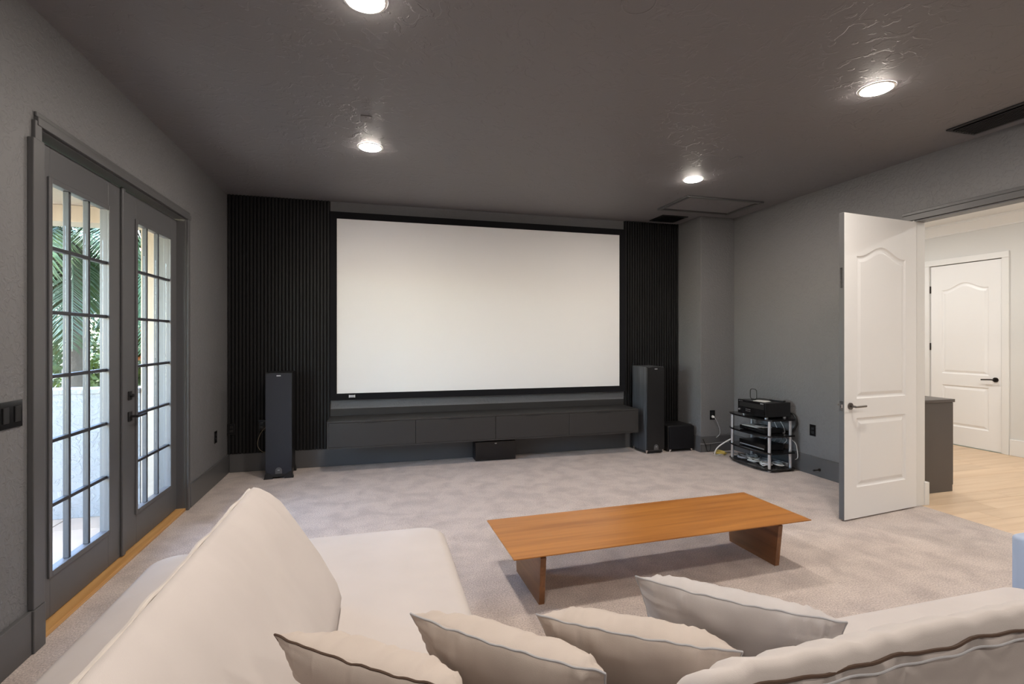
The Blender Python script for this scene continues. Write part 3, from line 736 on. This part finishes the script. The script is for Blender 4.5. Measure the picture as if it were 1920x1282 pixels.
cable('plug_cord', [(4.15, 5.479, .445), (4.17, 5.455, .42), (4.215, 5.452, .33), (4.235, 5.452, .24), (4.21, 5.452, .20), (4.18, 5.453, .18)], .0045, 'cable_g', 'grey cord hanging from the plug on the corner column')
pg = thing('power_plug', 'white round plug in the corner column outlet', 'plug', (4.148, 5.482, .445))
MB().cyl((0, 0, 0), (0, -.022, 0), .017, .013, 16).build('plug_body', 'cable_w', pg, True)
MB().cyl((0, -.022, 0), (0, -.03, -.004), .008, .006, 10).build('strain_relief', 'cable_w', pg, True)
cable('baseboard_cord', [(3.95, 5.462, .11), (4.05, 5.462, .105), (4.2, 5.463, .112), (4.33, 5.463, .115), (4.42, 5.45, .11)], .004, 'cable_g', 'thin grey cord strung along the corner column baseboard')
cable('drooping_cord', [(3.99, 5.462, .17), (4.03, 5.455, .08), (4.05, 5.45, .012), (4.09, 5.452, .03), (4.10, 5.462, .10)], .004, 'cable_k', 'thin black cord drooping at the foot of the corner column')
cable('yellow_cord', coil(4.13, 5.30, .0, .06, .05, 6, .5, rr), .0042, 'cable_y', 'coiled yellow cord on the carpet beside the rack', smooth=4)
cable('floor_cord', [(4.07, 5.36, .008), (4.2, 5.39, .01), (4.32, 5.34, .01), (4.40, 5.22, .012), (4.36, 5.12, .01)], .006, 'cable_k', 'black cord lying on the carpet behind the rack')
cable('grey_floor_cord', [(4.18, 5.33, .02), (4.26, 5.30, .03), (4.33, 5.24, .02), (4.28, 5.18, .01), (4.2, 5.2, .01)], .006, 'cable_g', 'grey cord looped on the carpet behind the rack')
cable('speaker_wire', [(-1.16, YF-.046, .48), (-1.20, YF-.06, .44), (-1.235, YF-.07, .36), (-1.24, YF-.07, .28), (-1.20, YF-.06, .22), (-1.14, YF-.042, .205), (-1.03, YF-.042, .203)], .003, 'cable_t', 'thin tan speaker wire hanging from the wall plate behind the slim tower speaker')

# ------------------------------------------------------------------ coffee table
ct = thing('coffee_table', 'long low teak coffee table with two slab legs on the carpet', 'table', (1.665, 2.815, 0), math.radians(1.6))
hx, hy, zt = .985, .292, .305
bvl = .05
MB().rings([[(-hx+b, -hy+b, z), (hx-b, -hy+b, z), (hx-b, hy-b, z), (-hx+b, hy-b, z)] for b, z in ((bvl, zt-.024), (0, zt-.006), (0, zt))]).build('table_top', 'teak', ct)
for sx in (-1, 1):
    x0 = sx*.80
    lg = MB()
    lg.rings([[(x0+dx, y, z) for (y, z) in ((-.205, 0), (.205, 0), (.235, zt-.04), (.20, zt-.026), (-.20, zt-.026), (-.235, zt-.04))] for dx in (-.016, .016)])
    lg.build('slab_leg', 'teak_leg', ct)

# ------------------------------------------------------------------ sofa
def cushion(name, x0, x1, y0, y1, z0, z1, parent, m, rc_=.09, re=.05, crown=.018, amp=.004, seed=0):
    w, h_ = x1-x0, y1-y0; cx_, cy_ = (x0+x1)/2, (y0+y1)/2
    prof = []
    for k in range(5):
        a = PI/2*k/4
        prof.append((re*.6*(1-math.sin(a)), z0+re*.6*(1-math.cos(a))))
    for k in range(7):
        a = PI/2*k/6
        prof.append((re*(1-math.cos(a)), z1-crown-re+re*math.sin(a)))
    for f, c in ((.12, .35), (.28, .7), (.5, .93), (.75, 1.0)):
        prof.append((re+(min(w, h_)/2-re)*f, z1-crown+crown*c))
    rs = []
    for ins, z in prof:
        ww, hh = w-2*ins, h_-2*ins
        r = max(min(rc_-ins*.6, ww/2-.001, hh/2-.001), .004)
        rs.append([(a, b, z+amp*noise.noise(Vector((a*4+seed, b*4, z*4)))) for a, b in rrect(ww, hh, r, 7, cx_, cy_)])
    return MB().rings(rs).build(name, m, parent, True, 0)

SECT = [(-.005, .40), (.0, .475), (.012, .488), (.03, .482), (.062, .462), (.10, .428), (.155, .35), (.25, .205), (.312, .09), (.326, .04), (.316, .006), (.28, -.002), (.12, -.002), (.02, -.002), (-.012, .012), (-.022, .10), (-.02, .25)]
def backrest(name, L, parent, m, mtx, wrinkle=.003, seed=0, rend=.05):
    """wedge cushion: local x = depth (0 = back ridge), y = length 0..L, z up"""
    n = 90; rs = []
    c = Vector((.14, 0, .2))
    for i in range(n+1):
        t = i/n
        # denser rings at the ends
        y = L*(.5-.5*math.cos(PI*t))
        e = min(y, L-y)
        k = 1.0 if e >= rend else math.sqrt(max(0, 1-(1-e/rend)**2))
        k = .82+.18*k
        r = []
        for (a, b) in SECT:
            p = Vector((c.x+(a-c.x)*k, y, max(-.002, c.z+(b-c.z)*k)))
            if b > .02:
                d = wrinkle*noise.noise(Vector((a*5+seed, y*9, b*5)))+wrinkle*.8*noise.noise(Vector((seed+a*2, y*28, b*2)))
                d += wrinkle*.55*math.sin(y*70+3*noise.noise(Vector((y*6, seed, 0))))*math.exp(-((b-.44)/.06)**2)
                p.x += d; p.z += d*.7
            r.append(mtx @ p)
        rs.append(r)
    return MB().rings(rs).build(name, m, parent, True, 0)

SZ = .42
ch = thing('chaise', 'cream linen chaise section with a wedge backrest facing the French doors', 'sofa', (0, 0, 0))
MB().box(-1.0, .33, .22, 2.72, .05, .17, .02, 3).build('base', 'sofa', ch, True)
for (a, b) in ((-.93, .3), (.26, .3), (-.93, 2.62), (.26, 2.62)): MB().cyl((a, b, 0), (a, b, .05), .022, .028, 14).build('foot', 'black', ch)
cushion('seat_cushion', -1.04, -.50, .2, 2.80, .17, SZ, ch, 'sofa', .12, .055, .016, seed=1)
cushion('seat_cushion', -.495, .365, .2, 2.845, .17, SZ, ch, 'sofa', .12, .055, .016, seed=5)
BL = 1.72
mt = Matrix.Translation((-.455, 2.075, SZ-.004)) @ Matrix.Rotation(math.radians(-1.0), 4, 'Z') @ Matrix.Scale(-1, 4, (0, 1, 0))
bkr = backrest('backrest', BL, ch, 'sofa', mt, .0035, 3)
MB().tube([mt @ Vector((-.004+.003*math.sin(k*.9), .02+(BL-.04)*k/40, .472+.002*math.sin(k*1.7))) for k in range(41)], .0075, 7, smooth=3).build('piping', 'piping_c', bkr, True)

sf = thing('sofa', 'cream linen sofa section with a zipped backrest beside the throw pillows', 'sofa', (0, 0, 0))
MB().box(.39, 2.66, .22, 1.42, .05, .17, .02, 3).build('base', 'sofa', sf, True)
for (a, b) in ((.45, .3), (2.6, .3), (.45, 1.34), (2.6, 1.34)): MB().cyl((a, b, 0), (a, b, .05), .022, .028, 14).build('foot', 'black', sf)
cushion('seat_cushion', .372, 2.68, .2, 1.525, .17, SZ, sf, 'sofa', .10, .055, .016, seed=9)
BL2 = 2.15
# local x (depth) -> world +Y, local y (length) -> world +X
m2 = Matrix.Translation((.53, .705, SZ-.004)) @ Matrix(((0, 1, 0, 0), (1, 0, 0, 0), (0, 0, 1, 0), (0, 0, 0, 1)))
bk2 = backrest('backrest', BL2, sf, 'sofa', m2, .007, 12, .07)
zp = [(-.006+.002*math.sin(k*.65), .06+(BL2-.12)*k/120, .456+.0035*math.sin(k*.42)+.002*math.sin(k*1.05)) for k in range(121)]
MB().tube([m2 @ Vector(p) for p in zp], .0034, 7).build('zip', 'zip', bk2, True)
MB().tube([m2 @ Vector((p[0]-.006, p[1], p[2]-.014-.003*math.sin(k*.42))) for k, p in enumerate(zp)], .0022, 7).build('piping', 'piping', bk2, True)
MB().box(-.004, .004, -.012, .012, -.004, .004, .002, mtx=Matrix.Translation(m2 @ Vector((-.012, .055, .460)))).build('zip_pull', 'brass', bk2)
ar = cushion('arm', 2.685, 3.0, .65, 1.545, .05, .605, sf, 'shade_tint_linen', .03, .02, .006); ar['label'] = 'upholstered arm with bluish shade in its colour'
for (a, b) in ((2.75, .75), (2.93, .75), (2.75, 1.45), (2.93, 1.45)): MB().cyl((a, b, 0), (a, b, .05), .022, .028, 14).build('foot', 'black', sf)

# ------------------------------------------------------------------ throw pillows
def pillow_mesh(w, h_, seed, far=.095, near=.045):
    n = 60; bm = bmesh.new(); grid = {}
    def pucker(along, d, s):
        g = math.exp(-d/.16)*(1-math.exp(-d/.035))
        q = noise.noise(Vector((along*9+seed, s*2.3, seed)))+.7*noise.noise(Vector((along*19, seed+s, 3)))
        return .026*g*(abs(q)*1.6-.5)
    def pos(u, v, s):
        x = w/2*u*(1-.085*(1-v*v)); z = h_/2*v*(1-.085*(1-u*u))
        t = (far if s > 0 else near)*((1-u**4)*(1-v**4))**.62
        du, dv = 1-abs(u), 1-abs(v); edge = min(du, dv)
        if edge < 1e-6:       # the seam itself wanders a little
            k = .004*noise.noise(Vector((u*6+seed, v*6, 1)))
            return Vector((x, k, z+k))
        wr = .012*noise.noise(Vector((u*3+seed, v*3, s*3)))*min(1, edge*5)
        wr += pucker(u+7*(v > 0), dv, s)*min(1, du*6)+pucker(v+3*(u > 0), du, s)*min(1, dv*6)
        k = .75 if s > 0 else .55
        return Vector((x, s*max(.0015, t+wr*k), z))
    for s in (-1, 1):
        for i in range(n+1):
            for j in range(n+1):
                u = math.sin((-1+2*i/n)*PI/2); v = math.sin((-1+2*j/n)*PI/2)
                e = i in (0, n) or j in (0, n)
                key = (i, j, 0 if e else s)
                if key not in grid: grid[key] = bm.verts.new(pos(-1 if i == 0 else 1 if i == n else u, -1 if j == 0 else 1 if j == n else v, s))
    for s in (-1, 1):
        for i in range(n):
            for j in range(n):
                k = lambda a, b: grid[(a, b, 0 if (a in (0, n) or b in (0, n)) else s)]
                q = [k(i, j), k(i+1, j), k(i+1, j+1), k(i, j+1)]
                bm.faces.new(q if s < 0 else q[::-1])
    edge_pts = [grid[(i, 0, 0)].co.copy() for i in range(n)]+[grid[(n, j, 0)].co.copy() for j in range(n)]+[grid[(n-i, n, 0)].co.copy() for i in range(n)]+[grid[(0, n-j, 0)].co.copy() for j in range(n)]
    return bm, edge_pts
def pillow(uvL, uvR, ztop, tilt, h_, m, pm, label, seed):
    a = at_z(*uvL, ztop); b = at_z(*uvR, ztop)
    d = (b-a); d.z = 0; w = max(min(d.length, .54), .44); d.normalize()
    nrm = Vector((-d.y, d.x, 0))             # towards the room
    if nrm.y < 0: nrm = -nrm
    up = (Vector((0, 0, 1))*math.cos(tilt)-nrm*math.sin(tilt))
    ctr = a+d*(w/2)-up*(h_/2)
    yax = up.cross(d)
    mx = Matrix(((d.x, yax.x, up.x), (d.y, yax.y, up.y), (d.z, yax.z, up.z))).to_4x4(); mx.translation = ctr
    t = thing('throw_pillow', label, 'pillow', (0, 0, 0), 0, 'throw pillows on the sofa')
    t.location = ctr-Vector((0, 0, h_/2*math.cos(tilt)))
    off = Matrix.Translation(-t.location) @ mx
    bm, ep = pillow_mesh(w, h_, seed)
    mb = MB(); mb.bm.free(); mb.bm = bm
    bmesh.ops.transform(bm, matrix=off, verts=bm.verts)
    mb.build('pillow_cover', m, t, True, 0)
    MB().tube([off @ p for p in ep], .0026, 6, closed=True).build('piping', pm, t, True)
    return t
pillow((515, 1190), (850, 1292), .825, math.radians(28), .45, 'pillow', 'zip', 'tan shaded throw pillow with brown piping against the chaise backrest', 1.3)
pillow((770, 1150), (1135, 1262), .825, math.radians(28), .45, 'pillow', 'piping', 'oatmeal throw pillow with grey piping overlapping the chaise seat', 4.1)
pillow((1006, 1152), (1392, 1222), .80, math.radians(33), .44, 'pillow', 'piping', 'oatmeal throw pillow tucked against the zipped backrest end', 7.7)
pillow((1192, 1080), (1588, 1166), .80, math.radians(28), .425, 'pillow_b', 'piping', 'pale grey throw pillow standing forward of the zipped backrest', 2.9)

# ------------------------------------------------------------------ garden beyond the balcony
GZ = -3.2
struct('ground', MB().box(-80, 30, 5.6, 140, GZ-.2, GZ), 'grass', 'sunlit lawn seen below the balcony', 'ground')
struct('garden_path', MB().box(-80, 10, 50, 56, GZ, GZ+.03), 'path', 'pale path crossing the lawn beyond the balcony', 'path')
def frond_mesh(L, seed, m):
    r2 = random.Random(seed); mb = MB(); bm = mb.bm
    n = 34; pts = []
    for k in range(n+1):
        t = k/n
        pts.append(Vector((L*(t-.10*t*t), 0, L*(.42*t-.78*t*t))))
    mb.tube(pts[::2], lambda t: .022*(1-.8*t), 4)
    for k in range(3, n):
        t = k/n; p = pts[k]; tg = (pts[k+1]-pts[k-1]).normalized()
        ll = .62*math.sin(PI*min(1, .12+t*.86))**.7
        for s in (-1, 1):
            for q in range(2):
                d = (tg*.55+Vector((0, s, 0))*.8+Vector((0, 0, -.25-.3*r2.random()))).normalized()
                pp = p+tg*(q*L/n/2)
                w_ = .018; l2 = ll*(.85+.3*r2.random())
                mid = pp+d*l2*.55; tip = pp+d*l2+Vector((0, 0, -.16*l2))
                sd = tg*w_
                v = [bm.verts.new(x) for x in (pp-sd*.5, pp+sd*.5, mid+sd, tip, mid-sd)]
                bm.faces.new(v)
    return mb.mesh('frond', m)
def palm(x, y, hgt, fronds, L, m, label, seed):
    t = thing('palm_tree', label, 'palm tree', (x, y, GZ), 0, 'palms beyond the balcony')
    r2 = random.Random(seed)
    MB().tube([(0, 0, 0), (.06, .02, hgt*.5), (0, 0, hgt)], lambda q: .19-.06*q, 10, smooth=6).build('trunk', 'bark', t, True)
    ms = [frond_mesh(L, seed+i, m) for i in range(3)]
    for k in range(fronds):
        el = -1.15*(k/fronds)**1.2+.35+r2.random()*.15
        o = link('frond', ms[k % 3], t, (0, 0, hgt-.05), (0, -el, k*2.4+r2.random()*.4))
        s = .85+.3*r2.random(); o.scale = (s, s, s)
palm(-5.0, 10.2, 6.35, 30, 2.6, 'frond', 'green feather palm close behind the balcony parapet', 11)
palm(-7.6, 15.2, 6.9, 28, 2.7, 'frond_b', 'bluish feather palm further behind the balcony parapet', 31)
palm(-8.6, 22.0, 6.0, 26, 2.3, 'frond', 'shorter green palm seen past the balcony pier', 51)
def leafy(name, x, y, hgt, rx, rz_, n, m, label, seed, flower=0):
    t = thing(name, label, 'tree' if name.endswith('tree') else 'shrub', (x, y, GZ), 0, 'trees beyond the balcony')
    r2 = random.Random(seed)
    MB().tube([(0, 0, 0), (.1, 0, hgt*.4), (-.05, .05, hgt*.75)], lambda q: .12-.05*q, 8, smooth=4).build('trunk', 'bark', t, True)
    bm = bmesh.new()
    blobs = [(Vector((r2.uniform(-.6, .6)*rx, r2.uniform(-.6, .6)*rx, hgt-rz_+r2.uniform(-.7, .6)*rz_)), r2.uniform(.35, .6)) for _ in range(9)]
    def leaf(bm_, s):
        c, q = r2.choice(blobs)
        d = Vector((r2.gauss(0, 1), r2.gauss(0, 1), r2.gauss(0, 1))).normalized()
        p = c+Vector((d.x*rx*q, d.y*rx*q, d.z*rz_*q))*(r2.random()**.35)
        a = Vector((r2.gauss(0, 1), r2.gauss(0, 1), r2.gauss(0, 1))).normalized(); b = a.orthogonal().normalized()
        v = [bm_.verts.new(p+a*s*i+b*s*.5*j) for i, j in ((-1, 0), (0, -1), (1, 0), (0, 1))]
        bm_.faces.new(v)
    for _ in range(n): leaf(bm, r2.uniform(.08, .17))
    mb = MB(); mb.bm.free(); mb.bm = bm
    mb.build('foliage', m, t)
    if flower:
        bm = bmesh.new()
        for _ in range(flower): leaf(bm, .10)
        mb = MB(); mb.bm.free(); mb.bm = bm
        mb.build('blossoms', 'flower', t)
leafy('leafy_tree', -11.2, 24.0, 5.2, 2.4, 1.9, 4200, 'leaf', 'bright green leafy tree beyond the palms', 1)
leafy('dark_tree', -16.4, 27.0, 5.6, 2.6, 2.0, 4200, 'leaf_d', 'dark green tree beyond the palms', 2)
leafy('dark_tree', -7.9, 31.5, 6.0, 2.8, 2.2, 4200, 'leaf_d', 'taller dark green tree beyond the palms', 3)
leafy('leafy_tree', -20.0, 34.0, 6.2, 2.9, 2.3, 4200, 'leaf', 'broad yellow green tree beyond the palms', 4)
leafy('flowering_shrub', -4.45, 12.2, 4.9, .5, 1.2, 1600, 'leaf', 'orange flowering shrub seen past the balcony pier', 5, 260)
leafy('leafy_tree', -8.9, 20.3, 4.9, 1.5, 1.7, 3600, 'leaf', 'slim bright green tree close behind the palms', 7)
leafy('leafy_tree', -13.0, 32.6, 6.2, 2.1, 2.1, 4200, 'leaf', 'rounded bright green tree far beyond the palms', 8)
leafy('dark_tree', -14.0, 40.0, 7.4, 3.2, 2.8, 4200, 'leaf_d', 'wide dark green tree at the back of the lawn', 9)
leafy('low_shrub', -7.6, 16.2, 3.1, 1.2, .9, 2200, 'leaf', 'low green shrub under the palms', 6)
